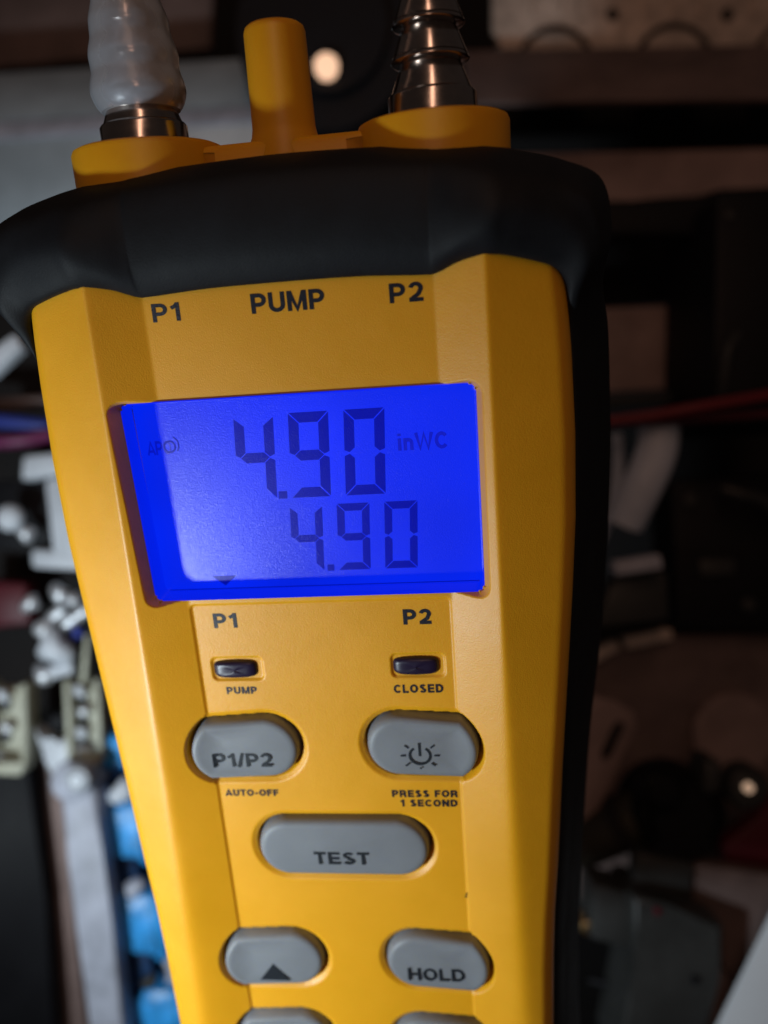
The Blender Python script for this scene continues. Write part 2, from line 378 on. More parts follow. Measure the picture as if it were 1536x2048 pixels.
for i, cx in enumerate((-13.85, 13.7)):
    V = np.zeros((14, 64, 3))
    for a in range(14):
        w = 1 - (a / 13) ** 1.6; w = max(w, .002); hz = (1 - w ** 5) ** .5
        for b in range(64):
            th = 2 * math.pi * b / 64; c_, s_ = math.cos(th), math.sin(th)
            ux = math.copysign(abs(c_) ** .30, c_); uy = math.copysign(abs(s_) ** .45, s_)
            V[a, b] = (cx + 3.5 * w * ux, -41.0 + (1.28 + .2 * (1 - ux * ux)) * w * uy, -.9 + 1.2 * hz - .12 * ux * ux)
    o = link('status_light', grid_mesh('status_light', V, closed=True), M_led, root)
    o['label'] = 'unlit dark ' + ('left' if i == 0 else 'right') + ' status light'

# keys -----------------------------------------------------------------
for nm, P in KEYS:
    k = dome('button', grow(P, -.08), -2.4, 0.65, M_btn, root, rings=((-.25, -.4), (-.12, .3), (0, .62), (.14, .8), (.4, .93), (.85, .99), (1.4, 1.0)), dish=.28, lift=.33)
    kz = lambda x, y: .34 * max(0, abs(x) - 18.3)
    zt = .97
    lab = {'P1/P2': 'P1/P2', 'TEST': 'TEST', 'HOLD': 'HOLD'}
    if nm == 'P1/P2': lettering('P1/P2', -19.0, -9.6, -57.1, -54.75, zt, M_kink, k, t=.19, gap=.12, zfn=kz)
    if nm == 'TEST': lettering('TEST', -4.75, 4.2, -75.0, -72.7, zt, M_kink, k, t=.2, gap=.11)
    if nm == 'HOLD': lettering('HOLD', 8.8, 18.2, -97.7, -95.2, zt, M_kink, k, t=.19, gap=.11)
    if nm == 'up': poly('up_arrow', [(-16.6, -98.6), (-11.3, -98.6), (-13.95, -95.1)], zt, M_kink, k, 'printed black triangle pointing up')
    if nm == 'power':
        V, F = [], []; cx, cy = 13.45, -55.25; j = 0
        ss = [(arc(cx, cy, 1.55, 1.45, 125, 415, 20), .42), ([(cx, cy - .1), (cx, cy + 2.15)], .42)]
        for a in (0, 40, 140, 180, 220, 270, 320):
            r0, r1 = (2.15, 2.95); ca, sa = math.cos(math.radians(a)), math.sin(math.radians(a))
            if a == 270: r1 = 2.5
            ss.append(([(cx + r0 * ca, cy + r0 * sa * .93), (cx + r1 * ca, cy + r1 * sa * .93)], .3))
        for s, t in ss:
            v, f = stroke_strip(s, t, zt + j * .0015); F += [tuple(i + len(V) for i in q)[::-1] for q in f]; V += v; j += 1
        o = link('power_symbol', pmesh('power_symbol', V, F), M_kink, k, False); o['label'] = 'printed power symbol with rays'
    k['label'] = {'P1/P2': 'grey P1/P2 key', 'power': 'grey power key', 'TEST': 'wide grey TEST key', 'up': 'grey key with an up arrow', 'HOLD': 'grey HOLD key',
                  'low_left': 'grey key of the lowest row, left', 'low_right': 'grey key of the lowest row, right'}[nm]

# rubber boot: rails across stations ----------------------------------
def side_st(y, hw=None):
    h = float(halfwidth(y)) - .15 if hw is None else hw
    xo = float(np.interp(y, [-120, -99, -86, -62, -44, -23, -12, 3, 15], [38.6, 39.0, 39.6, 41.2, 43.2, 44.4, 44.6, 44.3, 43.4]))
    return [(h, y, -5), (h + .1, y, -3.1), (h + .9, y, -3.4), (h + 1.8, y, -5.0), (h + 2.7, y, -7.2), ((h + xo) / 2 + .9, y, -11), (xo, y, -20), (xo - 1, y, -29)]
ST = [  # R0 under lip, R1 lip, R2 crest, R3 front, R4 shoulder, R5 rim, R6 top, R7 back
 [(0, 14.9, -.6), (0, 14.9, .75), (0, 18.3, 2.5), (0, 23.5, 2.7), (0, 27.9, 1.3), (0, 30.3, -3.0), (0, 30.8, -8), (0, 30.8, -29)],
 [(10, 14.8, -.6), (10, 14.8, .75), (10, 18.2, 2.5), (10, 23.3, 2.7), (10, 27.6, 1.3), (10, 30.1, -3.0), (10, 30.5, -8), (10, 30.5, -29)],
 [(18, 14.35, -.6), (18, 14.35, .8), (18.2, 17.6, 2.5), (18.2, 22.8, 2.7), (18.3, 27.1, 1.3), (18.5, 29.7, -3.0), (18.5, 30.1, -8), (18.5, 30.1, -29)],
 [(20, 14.4, -.6), (20, 14.4, .95), (19.9, 17.0, 2.65), (19.9, 22.2, 2.85), (20, 26.9, 1.3), (20.3, 29.5, -3.0), (20.3, 29.9, -8), (20.3, 29.9, -29)],
 [(23, 15.5, 0), (23, 15.5, 2.0), (22.9, 17.7, 3.8), (22.9, 22, 3.9), (23, 26.5, 1.9), (23.5, 29.2, -3.0), (23.6, 29.6, -8), (23.6, 29.6, -29)],
 [(26.4, 16.0, .8), (26.4, 16.0, 3.0), (26.5, 19.1, 4.9), (26.6, 22.3, 4.6), (26.8, 26, 2.2), (27.2, 28.7, -3.0), (27.4, 29.1, -8), (27.4, 29.1, -29)],
 [(28.6, 15.9, .3), (28.6, 15.9, 2.8), (29, 19.6, 4.4), (29.4, 22.3, 4.0), (30, 25.4, 1.7), (30.8, 28.0, -3.0), (31.0, 28.4, -8), (31.0, 28.4, -29)],
 [(32.2, 15.0, -1), (32.2, 15.0, 1.6), (33.2, 19.0, 2.9), (34, 21.6, 2.4), (35, 24.2, .7), (36.0, 26.4, -3.4), (36.4, 26.8, -8), (36.6, 26.8, -29)],
 [(34.8, 13.9, -2.5), (34.8, 13.9, .2), (36.6, 16.9, 1.7), (38.0, 19.2, 1.3), (39.6, 21.6, 0), (41.0, 23.6, -4.0), (41.4, 24.1, -9), (41.6, 24.1, -29)],
 [(36.1, 12.0, -4), (36.1, 12.0, -1.0), (38.0, 13.4, .6), (39.4, 14.6, .3), (41.0, 15.8, -1.2), (42.3, 16.8, -5.0), (42.6, 17.2, -10), (42.8, 17.2, -29)],
 [(36.4, 9.2, -5), (36.4, 9.2, -2.2), (37.5, 9.6, -1.8), (38.3, 10, -3), (39.1, 10.4, -4.6), (40.5, 10.8, -8), (43, 11, -17), (42.8, 11, -29)]]
ST += [side_st(y) for y in (5.5, 0, -6, -12, -20, -28, -36, -44, -54, -64, -76, -88, -100, -112, -122, -130)]
A = np.array(ST, float)
A[-1, :, 1] = [-130, -130, -130.6, -131, -132, -133, -134, -134]; 
last = A[-1:].copy(); last[..., 0] *= .9; last[..., 1] -= 3; A = np.concatenate([A, last], 0)
m2 = A[1:][::-1].copy(); m2[..., 0] *= -1; m2[..., 0] -= np.where((np.arange(8)[None] < 2) | (m2[..., 1] > 8), .95, .1) * np.clip((-m2[..., 0] - 30) / 4, 0, 1) * np.clip((m2[..., 2] + 14) / 8, 0, 1)
A[..., 0] += .12 * np.clip((A[..., 0] - 30) / 4, 0, 1)
A = np.concatenate([m2, A], 0)                                   # left side, over the top, right side
def catmull(A, k):
    n = len(A); out = []
    for i in range(n - 1):
        p0, p1, p2, p3 = A[max(i - 1, 0)], A[i], A[i + 1], A[min(i + 2, n - 1)]
        for j in range(k):
            t = j / k; out.append(.5 * (2 * p1 + (p2 - p0) * t + (2 * p0 - 5 * p1 + 4 * p2 - p3) * t * t + (3 * p1 - p0 - 3 * p2 + p3) * t ** 3))
    out.append(A[-1]); return np.array(out)
A = catmull(A, 7); A = np.swapaxes(catmull(np.swapaxes(A, 0, 1), 6), 0, 1)
boot = link('rubber_boot', grid_mesh('rubber_boot', A, flip=False), M_rub, root); boot['label'] = 'black rubber boot round the case'
back = link('back_case', pmesh('back_case', [(-38, 27, -28.5), (38, 27, -28.5), (36, -134, -28.5), (-36, -134, -28.5), (-38, 27, -27), (38, 27, -27), (36, -134, -27), (-36, -134, -27)],
            [(0, 1, 2, 3), (4, 7, 6, 5), (0, 4, 5, 1), (1, 5, 6, 2), (2, 6, 7, 3), (3, 7, 4, 0)]), M_rub, root, False)

# port block on the top ------------------------------------------------
ZC = -12.0
pb = lathe('port_block', [(0, 25), (10.5, 25), (10.5, 33.3), (10.25, 33.9), (9.7, 34.15), (5, 34.15), (0, 34.15)], M_yel2, root, 72, (-20.2, 0, ZC)); pb['label'] = 'yellow round base of the P1 port'
pb2 = lathe('port_block', [(0, 25), (10.3, 25), (10.3, 33.1), (10.05, 33.7), (9.5, 33.95), (5, 33.95), (0, 33.95)], M_yel2, root, 72, (20.0, 0, ZC)); pb2['label'] = 'yellow round base of the P2 port'
P = rrect(-.3, 29, 12.5, 4.1, .8); V = np.zeros((5, len(P), 3))
for i, (g, z) in enumerate(((0, -18), (0, -8.2), (-.2, -7.6), (-.7, -7.3), (-3.5, -7.3))):
    for k, (x, y) in enumerate(grow(P, g)): V[i, k] = (x, y, z)
br = link('port_bridge', grid_mesh('port_bridge', V, closed=True), M_yel2, root); br['label'] = 'low yellow bridge between the ports'
pn = lathe('pump_nozzle', [(5.3, 30), (4.9, 33.2), (4.55, 34.0), (4.35, 35), (4.15, 46.6), (3.95, 47.25), (3.5, 47.6), (2.2, 47.6), (2.0, 47.2), (2.0, 38), (0, 38)], M_yel2, root, 64, (-.45, 0, ZC)); pn['label'] = 'tall yellow pump nozzle'
def barb(cx, top):
    prof = [(0, 33.5), (6.0, 33.5), (6.0, 36.9), (5.75, 37.25), (5.45, 37.4)]
    y = 37.4; r = 5.45
    while y < 62:
        prof += [(r - .0, y), (r - 1.25, y + 3.1), (r - 1.4, y + 3.35), (r - .45, y + 3.5), (r - .2, y + 3.75), (r - .35, y + 4.1), (r - .55, y + 4.3)]
        y += 4.3; r -= .42
        if r < 3.3: break
    prof += [(r - .6, y + 1.5), (2.0, y + 1.6), (1.8, y + 1.0), (1.8, 40)]
    o = lathe('barb_fitting', prof, M_chr, root, 64, (cx, 0, ZC)); return o
barb(-20.4, 0)['label'] = 'nickel barb fitting of port P1, mostly inside the hose'
barb(20.1, 0)['label'] = 'nickel barb fitting of port P2, bare'

# frosted hose pushed over the P1 fitting (a thing of its own)
hr = bpy.data.objects.new('silicone_hose', None); COL.objects.link(hr); hr.matrix_world = DEV
prof = []
outp = [(39.0, 5.55), (39.3, 6.1), (40.2, 6.55), (41.4, 6.95), (42.6, 6.75), (43.9, 6.3), (45.0, 6.35), (46.0, 6.45), (47.0, 6.2), (48.2, 5.75), (49.4, 5.7), (50.4, 5.65), (51.6, 5.2), (53, 4.75), (54.6, 4.6), (57, 4.35), (62, 4.2), (75, 4.1), (110, 4.1)]
yy = np.linspace(39.0, 110, 150); yy = np.concatenate([np.linspace(39, 58, 70), np.linspace(60, 110, 20)])
A_ = np.array(outp)
outr = np.interp(yy, A_[:, 0], A_[:, 1] * .94)
outr = np.convolve(np.pad(outr, 2, 'edge'), [.1, .2, .4, .2, .1], 'valid')
prof = [(float(r - 1.5) if y > 41 else float(r) - .8, float(y)) for r, y in zip(outr[::-1], yy[::-1])] + [(float(r), float(y)) for r, y in zip(outr, yy)]
h = lathe('hose_wall', prof, M_hose, hr, 64, (-20.4, 0, ZC))
hr['label'] = 'frosted translucent hose pushed over the left port of the meter'; hr['category'] = 'hose'

# =====================================================================
# THE INSIDE OF THE OPEN CABINET BEHIND THE METER
# =====================================================================
def pt(px, py, D):                                   # a point D mm deep behind the camera plane
    return Vector(((px - 768) * D / 1600, D, -(py - 1024) * D / 1600 + CAM_H / S))
def tag(o, label, cat, group=None):
    o['label'] = label; o['category'] = cat
    if group: o['group'] = group
    return o
def from_bm(name, bm, m, parent=None, smooth=True, sharp_deg=35):
    """mesh in mm, origin moved to its own middle"""
    bmesh.ops.recalc_face_normals(bm, faces=bm.faces)
    c = Vector((0, 0, 0))
    for v in bm.verts: c += v.co
    c /= max(1, len(bm.verts))
    for v in bm.verts: v.co = (v.co - c) * S
    for f in bm.faces: f.smooth = smooth
    for e in bm.edges:
        if len(e.link_faces) == 2 and e.calc_face_angle(0) > math.radians(sharp_deg): e.smooth = False
    me = bpy.data.meshes.new(name); bm.to_mesh(me); bm.free(); me.materials.append(m)
    o = bpy.data.objects.new(name, me); COL.objects.link(o)
    w = c * S
    if parent:
        o.parent = parent; w = w - parent.location
    o.location = w
    return o
def slab_bm(bm, pts, D, thick, bev=1.0, seg=2):
    """a solid whose front face has the given outline; D one depth or one per corner"""
    f3 = [pt(p[0], p[1], p[2] if len(p) > 2 else D) for p in pts]
    fr = [bm.verts.new(p) for p in f3]; bk = [bm.verts.new(p + Vector((0, thick, 0))) for p in f3]
    n = len(pts); F = [bm.faces.new(fr), bm.faces.new(bk[::-1])]
    for i in range(n): F.append(bm.faces.new([fr[i], bk[i], bk[(i + 1) % n], fr[(i + 1) % n]]))
    if bev:
        es = [e for e in bm.edges if all(v in fr for v in e.verts)] + [e for e in bm.edges if (e.verts[0] in fr) != (e.verts[1] in fr) and e.is_valid and (e.verts[0] in fr or e.verts[1] in fr)]
        bmesh.ops.bevel(bm, geom=list(set(es)), offset=bev, segments=seg, profile=.5, affect='EDGES')
    return bm
def slab(name, pts, D, thick, m, parent=None, bev=1.0):
    return from_bm(name, slab_bm(bmesh.new(), pts, D, thick, bev), m, parent)
def disc(name, cx, cy, r, D, thick, m, parent=None, bev=.8, ry=None, n=28, tilt=0):
    pts = [(cx + r * math.cos(2 * math.pi * k / n), cy + (ry or r) * math.sin(2 * math.pi * k / n)) for k in range(n)]
    return slab(name, pts, D, thick, m, parent, bev)
def ball(name, cx, cy, r, D, m, parent=None, sq=(1, 1, 1)):
    bm = bmesh.new(); R_ = r * D / 1600
    bmesh.ops.create_uvsphere(bm, u_segments=20, v_segments=12, radius=R_)
    c = pt(cx, cy, D)
    ph = random.uniform(0, 6); am = 0 if name in ('round_knob',) else .3
    for v in bm.verts:
        d = v.co.normalized(); k = 1 + am * math.sin(3 * d.x + ph) * math.cos(2.5 * d.z + 2 * ph)
        v.co = Vector((v.co.x * sq[0] * k, v.co.y * sq[1], v.co.z * sq[2] * k)) + c
    return from_bm(name, bm, m, parent, sharp_deg=80)
def tube(name, path, r, m, parent=None, n=12):
    """path of (px, py, depth mm), r in mm"""
    P = [pt(*p) for p in path]; A = catmull(np.array([list(p) for p in P]), 6)
    bm = bmesh.new(); rings = []
    for i, p in enumerate(A):
        d = Vector(A[min(i + 1, len(A) - 1)] - A[max(i - 1, 0)]).normalized()
        u = d.cross(Vector((0, 1, 0)));  u = u.normalized() if u.length > 1e-3 else Vector((1, 0, 0)); w = d.cross(u)
        rings.append([bm.verts.new(Vector(p) + r * (math.cos(2 * math.pi * k / n) * u + math.sin(2 * math.pi * k / n) * w)) for k in range(n)])
    for a, b in zip(rings[:-1], rings[1:]):
        for k in range(n): bm.faces.new([a[k], a[(k + 1) % n], b[(k + 1) % n], b[k]])
    bm.faces.new(rings[0][::-1]); bm.faces.new(rings[-1])
    return from_bm(name, bm, m, parent)
def thing(name, px, py, D, label, cat, group=None):
    o = bpy.data.objects.new(name, None); COL.objects.link(o); o.location = pt(px, py, D) * S; o.empty_display_size = .01
    return tag(o, label, cat, group)

G_dark = mat('dark_painted_steel', (0.008, 0.006, 0.006), .8, noise=(.02, .4), bump=[(.3, .1)])
G_brown = mat('brownish_galvanised_steel', (0.30, 0.21, 0.19), .5, metal=.15, noise=(.03, .35), bump=[(.15, .2)])
G_brownd = mat('dull_brown_steel', (0.16, 0.11, 0.10), .6, metal=.1, noise=(.03, .4), bump=[(.15, .2)])
G_alu = mat('aluminised_steel', (0.55, 0.44, 0.37), .5, metal=.2, noise=(.12, .35), bump=[(.25, .4)])
G_galv = mat('grey_galvanised_sheet', (0.40, 0.47, 0.52), .42, metal=.25, noise=(.03, .25), bump=[(.06, .4)])
G_black = mat('black_plastic', (0.006, 0.006, 0.008), .6, spec=.25, noise=(.05, .3), bump=[(.6, .03)])
G_white = mat('off_white_plastic', (0.62, 0.66, 0.72), .4, noise=(.08, .12), bump=[(.5, .05)], sss=0)
G_strip = mat('pale_grey_painted_strip', (0.42, 0.44, 0.52), .5, noise=(.10, .28), bump=[(.2, .15)])
G_cream = mat('cream_connector_plastic', (0.46, 0.46, 0.36), .5, noise=(.1, .15), bump=[(.5, .05)])
G_sol = mat('bright_solder_metal', (0.72, 0.74, 0.78), .42, metal=.6, noise=(.3, .3), bump=[(.5, .5)])
G_blue = mat('sky_blue_film', (0.04, 0.36, 0.85), .34, noise=(.14, .45), bump=[(.3, .5)])
G_navy = mat('dark_navy_board', (0.010, 0.045, 0.13), .5, noise=(.1, .4))
G_bluew = mat('blue_wire_sheath', (0.03, 0.05, 0.30), .4)
G_red = mat('red_wire_sheath', (0.16, 0.006, 0.012), .5)
G_purp = mat('purple_wire_sheath', (0.16, 0.02, 0.09), .4)
G_whw = mat('white_wire_sheath', (0.55, 0.60, 0.70), .5, noise=(.1, .1))
G_grey = mat('charcoal_plastic', (0.034, 0.035, 0.034), .5, noise=(.06, .25), bump=[(.4, .05)])
G_label = mat('bluish_white_label', (0.78, 0.84, 0.9), .5, noise=(.02, .05))
G_redp = mat('dark_red_plastic', (0.09, 0.004, 0.012), .5)
G_brass = mat('brass', (0.55, 0.38, 0.18), .3, metal=1)
G_glow = mat('warm_highlight_glow', (.5, .3, .2), .3, emit=(1.0, 0.62, 0.40), estr=0.95, noise=None)  # this and the next emit in place of defocused warm highlights
G_glow2 = mat('dim_highlight_glow', (.4, .3, .2), .3, emit=(0.75, 0.50, 0.34), estr=0.6)

# setting: back of the cabinet
o = slab('cabinet_back', [(-900, -700), (2500, -700), (2500, 3000), (-900, 3000)], 430, 2, G_dark, bev=0); o['kind'] = 'structure'
o = slab('cabinet_floor', [(-900, 2500, 300), (2500, 2500, 300), (2500, 2520, 300), (-900, 2520, 300)], 300, 130, G_dark, bev=0); o['kind'] = 'structure'

# ---- upper left
t = thing('sheet_metal_flange', 250, 300, 300, 'grey galvanised folded sheet metal flange behind the left hose port', 'metal sheet')
slab('upper_web', [(-300, 165), (560, 112), (560, 205, 286), (-300, 262, 286)], 300, 2, G_galv, t, .3)
slab('fold_lip', [(-300, 264, 286), (560, 207, 286), (560, 240, 283), (-300, 300, 283)], 286, 2.2, G_strip, t, .5)
slab('lower_web', [(-300, 302, 284), (560, 242, 284), (580, 470, 292), (-300, 470, 292)], 284, 2, G_galv, t, .3)
tag(slab('cover_plate', [(-200, -80), (430, -80), (420, 95), (-200, 150)], 340, 6, G_brownd), 'dull dark brown plate above the grey flange at the upper left', 'plate')
tag(tube('cable', [(-40, 520, 300), (60, 500, 296), (190, 470, 300), (330, 450, 305)], 3, G_black), 'black cable passing behind the meter just below the grey flange', 'cable')
# motor behind the pump nozzle
t = thing('blower_motor', 640, 90, 270, 'round black motor end behind the pump nozzle, with a glowing dot standing for a warm highlight', 'motor')
disc('housing', 650, 60, 178, 270, 40, G_black, t, 4, ry=200, n=48)
disc('end_cap', 655, 50, 120, 266, 4, G_black, t, 1.5, ry=132, n=40)
disc('highlight_dot', 652, 128, 25, 262, 3, G_glow, t, .6)  # self-lit disc put in for a blurred highlight on the motor
disc('highlight_dot_rim', 652, 128, 30, 264, 2.4, G_black, t, .5)
# ---- upper right: burner plate
t = thing('burner_plate', 1300, 50, 300, 'brown stained metal plate with pinholes and crimped round openings at the upper right', 'metal plate')
bm = bmesh.new(); slab_bm(bm, [(985, -160), (1760, -160), (1760, 92), (1004, 98), (985, 60)], 306, 3, .8)
from_bm('plate', bm, G_alu, t)
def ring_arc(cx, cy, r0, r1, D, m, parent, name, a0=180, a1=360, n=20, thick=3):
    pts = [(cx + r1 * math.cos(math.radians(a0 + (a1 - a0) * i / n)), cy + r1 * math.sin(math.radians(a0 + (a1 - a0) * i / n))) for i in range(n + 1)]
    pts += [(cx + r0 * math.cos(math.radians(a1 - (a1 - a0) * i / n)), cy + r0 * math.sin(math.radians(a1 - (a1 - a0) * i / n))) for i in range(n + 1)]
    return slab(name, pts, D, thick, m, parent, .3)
for cx, cy in ((1112, 128), (1350, 122), (1588, 116)):
    disc('crimped_cup', cx, cy - 2, 66, 302, 3.5, G_alu, t, 1.6, n=32)
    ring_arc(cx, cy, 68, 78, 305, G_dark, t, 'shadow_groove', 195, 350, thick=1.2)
for cx, cy in ((1225, 28), (1455, 28), (1690, 26)): disc('pinhole', cx, cy, 12, 305.2, 1.5, G_dark, t, 0, n=16)
for cx in (1062, 1120, 1180, 1290, 1350, 1405, 1510): slab('rib', [(cx, -60), (cx + 10, -60), (cx + 4, 26), (cx - 4, 26)], 305, 1.5, G_alu, t, .5)
tag(slab('shelf_ledge', [(925, 100, 296), (1760, 84, 296), (1760, 196, 268), (940, 205, 268)], 290, 3, G_brownd, None, .8), 'dull brown ledge directly under the perforated burner plate', 'ledge')
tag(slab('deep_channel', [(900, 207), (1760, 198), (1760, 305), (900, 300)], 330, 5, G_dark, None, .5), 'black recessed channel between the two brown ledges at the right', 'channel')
tag(slab('support_rail', [(640, 316, 280), (1760, 290, 280), (1760, 400, 272), (640, 404, 272)], 280, 3, G_brown, None, .8), 'brown steel rail right of the black boot, second ledge down', 'rail')
# hanging gasket and black box
t = tag(slab('rubber_gasket', [(1150, 398), (1260, 402), (1320, 408), (1390, 392), (1440, 374), (1620, 366), (1620, 470), (1150, 470)], 262, 8, G_black, None, 2), 'black wavy gasket hanging under the brown rail', 'gasket')
tag(slab('relay_box', [(1432, 380), (1680, 372), (1680, 842), (1422, 856)], 244, 40, G_black, None, 3), 'tall black box at the right edge above the red wire', 'box')
tag(slab('rear_panel', [(800, 440), (1500, 440), (1500, 590), (800, 640)], 330, 3, G_dark, None, .5), 'near black panel under the gasket', 'panel')
tag(slab('inner_door', [(860, 630), (1424, 606), (1424, 772), (860, 806)], 290, 3, G_brown, None, .8), 'flat brown panel between the boot and the black box', 'panel')
tag(tube('grey_lead', [(1474, 670, 238), (1456, 700, 236), (1446, 760, 238), (1440, 800, 242)], 1.3, G_grey), 'short grey lead running down the front of the black box', 'lead')
for nm, path, r, m, lab in (
    ('wire', [(1190, 846, 242), (1300, 832, 238), (1400, 814, 234), (1600, 780, 232)], 1.7, G_red, 'upper bright red wire crossing to the right edge'),
    ('wire', [(1190, 838, 252), (1290, 842, 244), (1400, 836, 240), (1620, 822, 238)], 1.5, G_redp, 'darker red wire just under the bright red one'),
    ('wire', [(1190, 806, 280), (1280, 800, 280), (1440, 786, 282), (1600, 760, 282)], 2.0, G_grey, 'dark grey wire above the red wires'),
    ('wire', [(-60, 812, 290), (60, 806, 292), (200, 790, 296)], 2.6, G_brownd, 'brown wire, top of the wires left of the meter'),
    ('wire', [(-60, 838, 280), (40, 846, 280), (200, 866, 284)], 2.6, G_bluew, 'blue wire left of the display'),
    ('wire', [(-60, 884, 276), (30, 882, 276), (120, 866, 280), (240, 850, 286)], 2.4, G_purp, 'purple red wire under the blue wire at the left')):
    tag(tube(nm, path, r, m), lab, 'wire')
tag(tube('white_hose', [(1318, 856, 250), (1312, 905, 248), (1288, 965, 246), (1248, 1045, 250)], 6.2, G_whw, n=20), 'thick pale grey hose slanting down beside the boot', 'hose')
tag(tube('white_lead', [(1232, 868, 262), (1236, 930, 262), (1226, 1010, 266), (1200, 1080, 268)], 2.0, G_whw), 'thin pale lead left of the thick grey hose', 'lead')
tag(slab('metal_bar', [(1228, 1124), (1322, 1108), (1328, 1138), (1232, 1152)], 248, 5, G_strip, None, .8), 'short light grey metal bar right of the display', 'bar')
tag(slab('mounting_block', [(1226, 1158), (1336, 1142), (1340, 1240), (1190, 1256)], 258, 8, G_grey, None, 1.5), 'dark grey block below the short metal bar', 'block')
tag(slab('dark_housing', [(1340, 960), (1700, 930), (1700, 1262), (1352, 1262)], 275, 20, G_black, None, 3), 'large black housing at the right edge under the red wires', 'housing')
tag(tube('grey_lead', [(1446, 978, 262), (1490, 990, 260), (1530, 1004, 262), (1580, 1060, 266)], 1.8, G_grey), 'dark grey lead lying across the black housing', 'lead')
# brown lower right
t = thing('brown_chassis', 1350, 1400, 285, 'large brown steel chassis with a bright upper edge at the lower right', 'chassis')
slab('face_plate', [(760, 1430), (1246, 1290), (1352, 1270), (1720, 1268), (1720, 1800), (760, 1800)], 288, 3, G_brownd, t, .8)
slab('edge_flange', [(1160, 1318), (1234, 1282), (1240, 1300), (1166, 1340)], 280, 6, G_alu, t, .6)
slab('edge_flange', [(1250, 1278), (1344, 1258), (1348, 1278), (1254, 1300)], 280, 6, G_alu, t, .6)
disc('round_boss', 1470, 1470, 84, 284, 3, G_brown, t, 1.5, n=36)
t = thing('slotted_bracket', 1210, 1500, 262, 'brown bracket with a dark slot beside the boot', 'bracket')
slab('plate', [(1140, 1380), (1232, 1402), (1268, 1424), (1276, 1452), (1190, 1640), (1140, 1660)], 266, 3, G_brown, t, .9)
slab('slot', [(1240, 1442), (1250, 1450), (1222, 1512), (1206, 1522), (1202, 1508), (1228, 1452)], 265.2, 2.0, G_dark, t, .3)
t = thing('gas_valve', 1350, 1620, 250, 'round black valve body with blackened knob under the brown plate', 'valve')
disc('body', 1370, 1640, 95, 252, 22, G_black, t, 5, ry=82, n=36)
disc('knob', 1330, 1585, 48, 246, 8, G_black, t, 2.5, ry=42, n=28)
slab('neck', [(1412, 1520), (1448, 1524), (1440, 1590), (1404, 1590)], 248, 12, G_grey, t, 2)
t = thing('pipe_fitting', 1240, 1650, 262, 'dark olive cylinder between the boot and the valve', 'fitting')
tube('barrel', [(1150, 1690, 272), (1230, 1655, 266), (1310, 1612, 262)], 8.5, mat('olive_metal', (0.045, 0.04, 0.03), .45, metal=.4, noise=(.05, .3)), t, 20)
tube('collar', [(1236, 1652, 265), (1254, 1643, 264)], 9.6, G_dark, t, 20)
t = thing('highlight_spot', 1500, 1578, 250, 'tiny glowing disc standing for a warm highlight near the right edge', 'highlight')
disc('lens', 1500, 1578, 9, 246, 2, G_glow2, t, .4, n=20)  # glowing disc and its backing added for a small blurred highlight
disc('spot_backing', 1500, 1580, 44, 248, 8, G_grey, t, 2, n=28)
tag(slab('red_cover', [(1450, 1690), (1600, 1560), (1640, 1760), (1452, 1738)], 262, 6, G_redp, None, 1.5), 'dark red plastic cover at the right edge', 'cover')
t = thing('terminal_cover', 1380, 1780, 252, 'slanting box with a grey top and a brown side below the valve', 'box')
slab('top_face', [(1276, 1706), (1390, 1728), (1384, 1800), (1262, 1786)], 250, 6, G_grey, t, 1.2)
slab('side_face', [(1392, 1728), (1640, 1764), (1640, 1900), (1460, 1960), (1386, 1802)], 252, 6, G_brownd, t, 1.2)
t = thing('control_module', 1320, 1900, 240, 'charcoal plastic module with a stepped corner in front of the brown panel', 'module')
slab('body', [(1262, 1790), (1330, 1806), (1452, 1850), (1440, 1960), (1405, 2140), (1230, 2140), (1262, 1980), (1270, 1900)], 240, 22, G_grey, t, 2)
slab('shoulder', [(1186, 1768), (1262, 1786), (1268, 1902), (1180, 1880)], 244, 14, G_grey, t, 1.6)
disc('screw', 1392, 1962, 9, 239, 2, G_black, t, .4, n=16)
disc('screw', 1316, 1824, 8, 239, 2, G_redp, t, .4, n=16)
tag(disc('brass_nut', 1176, 1858, 17, 246, 8, G_brass, None, 1.2, n=6), 'small brass nut between the boot and the charcoal module', 'nut')
tag(slab('tan_strip', [(1446, 1870), (1500, 1880), (1462, 2140), (1404, 2140)], 256, 4, G_brown, None, .8), 'brown strip between the charcoal module and the white label', 'strip')
tag(slab('white_label', [(1560, 1800), (1700, 1800), (1700, 2200), (1366, 2200)], 236, 1.2, G_label, None, .2), 'bluish white paper label in the lower right corner', 'label')
tag(tube('thin_lead', [(1180, 1960, 262), (1260, 1990, 256), (1236, 2080, 256), (1200, 2160, 260)], 1.4, G_black), 'thin black lead left of the charcoal module', 'lead')

# ---- left side: board with connectors
t = tag(slab('mounting_plate', [(-160, 420), (300, 420), (330, 1000), (420, 1420), (-160, 1420)], 318, 3, G_dark), 'black plate carrying the circuit parts left of the meter', 'plate')
tag(slab('metal_clip', [(-30, 706), (28, 664), (44, 694), (-24, 756)], 246, 5, G_white, None, 1.2), 'short off white clip poking out under the left corner of the boot', 'clip')
t = thing('white_connector', 90, 1010, 272, 'white square connector frame with a black middle beside the display', 'connector')
slab('frame_bar', [(44, 912), (140, 902), (150, 944), (40, 962)], 270, 9, G_white, t, 1.4)
slab('frame_bar', [(88, 960), (150, 946), (176, 1130), (104, 1110)], 270, 9, G_white, t, 1.4)
slab('frame_bar', [(60, 1098), (176, 1108), (180, 1142), (62, 1136)], 270, 9, G_white, t, 1.4)
slab('core', [(-30, 962), (92, 958), (102, 1100), (-30, 1102)], 276, 9, G_black, t, 1.2)
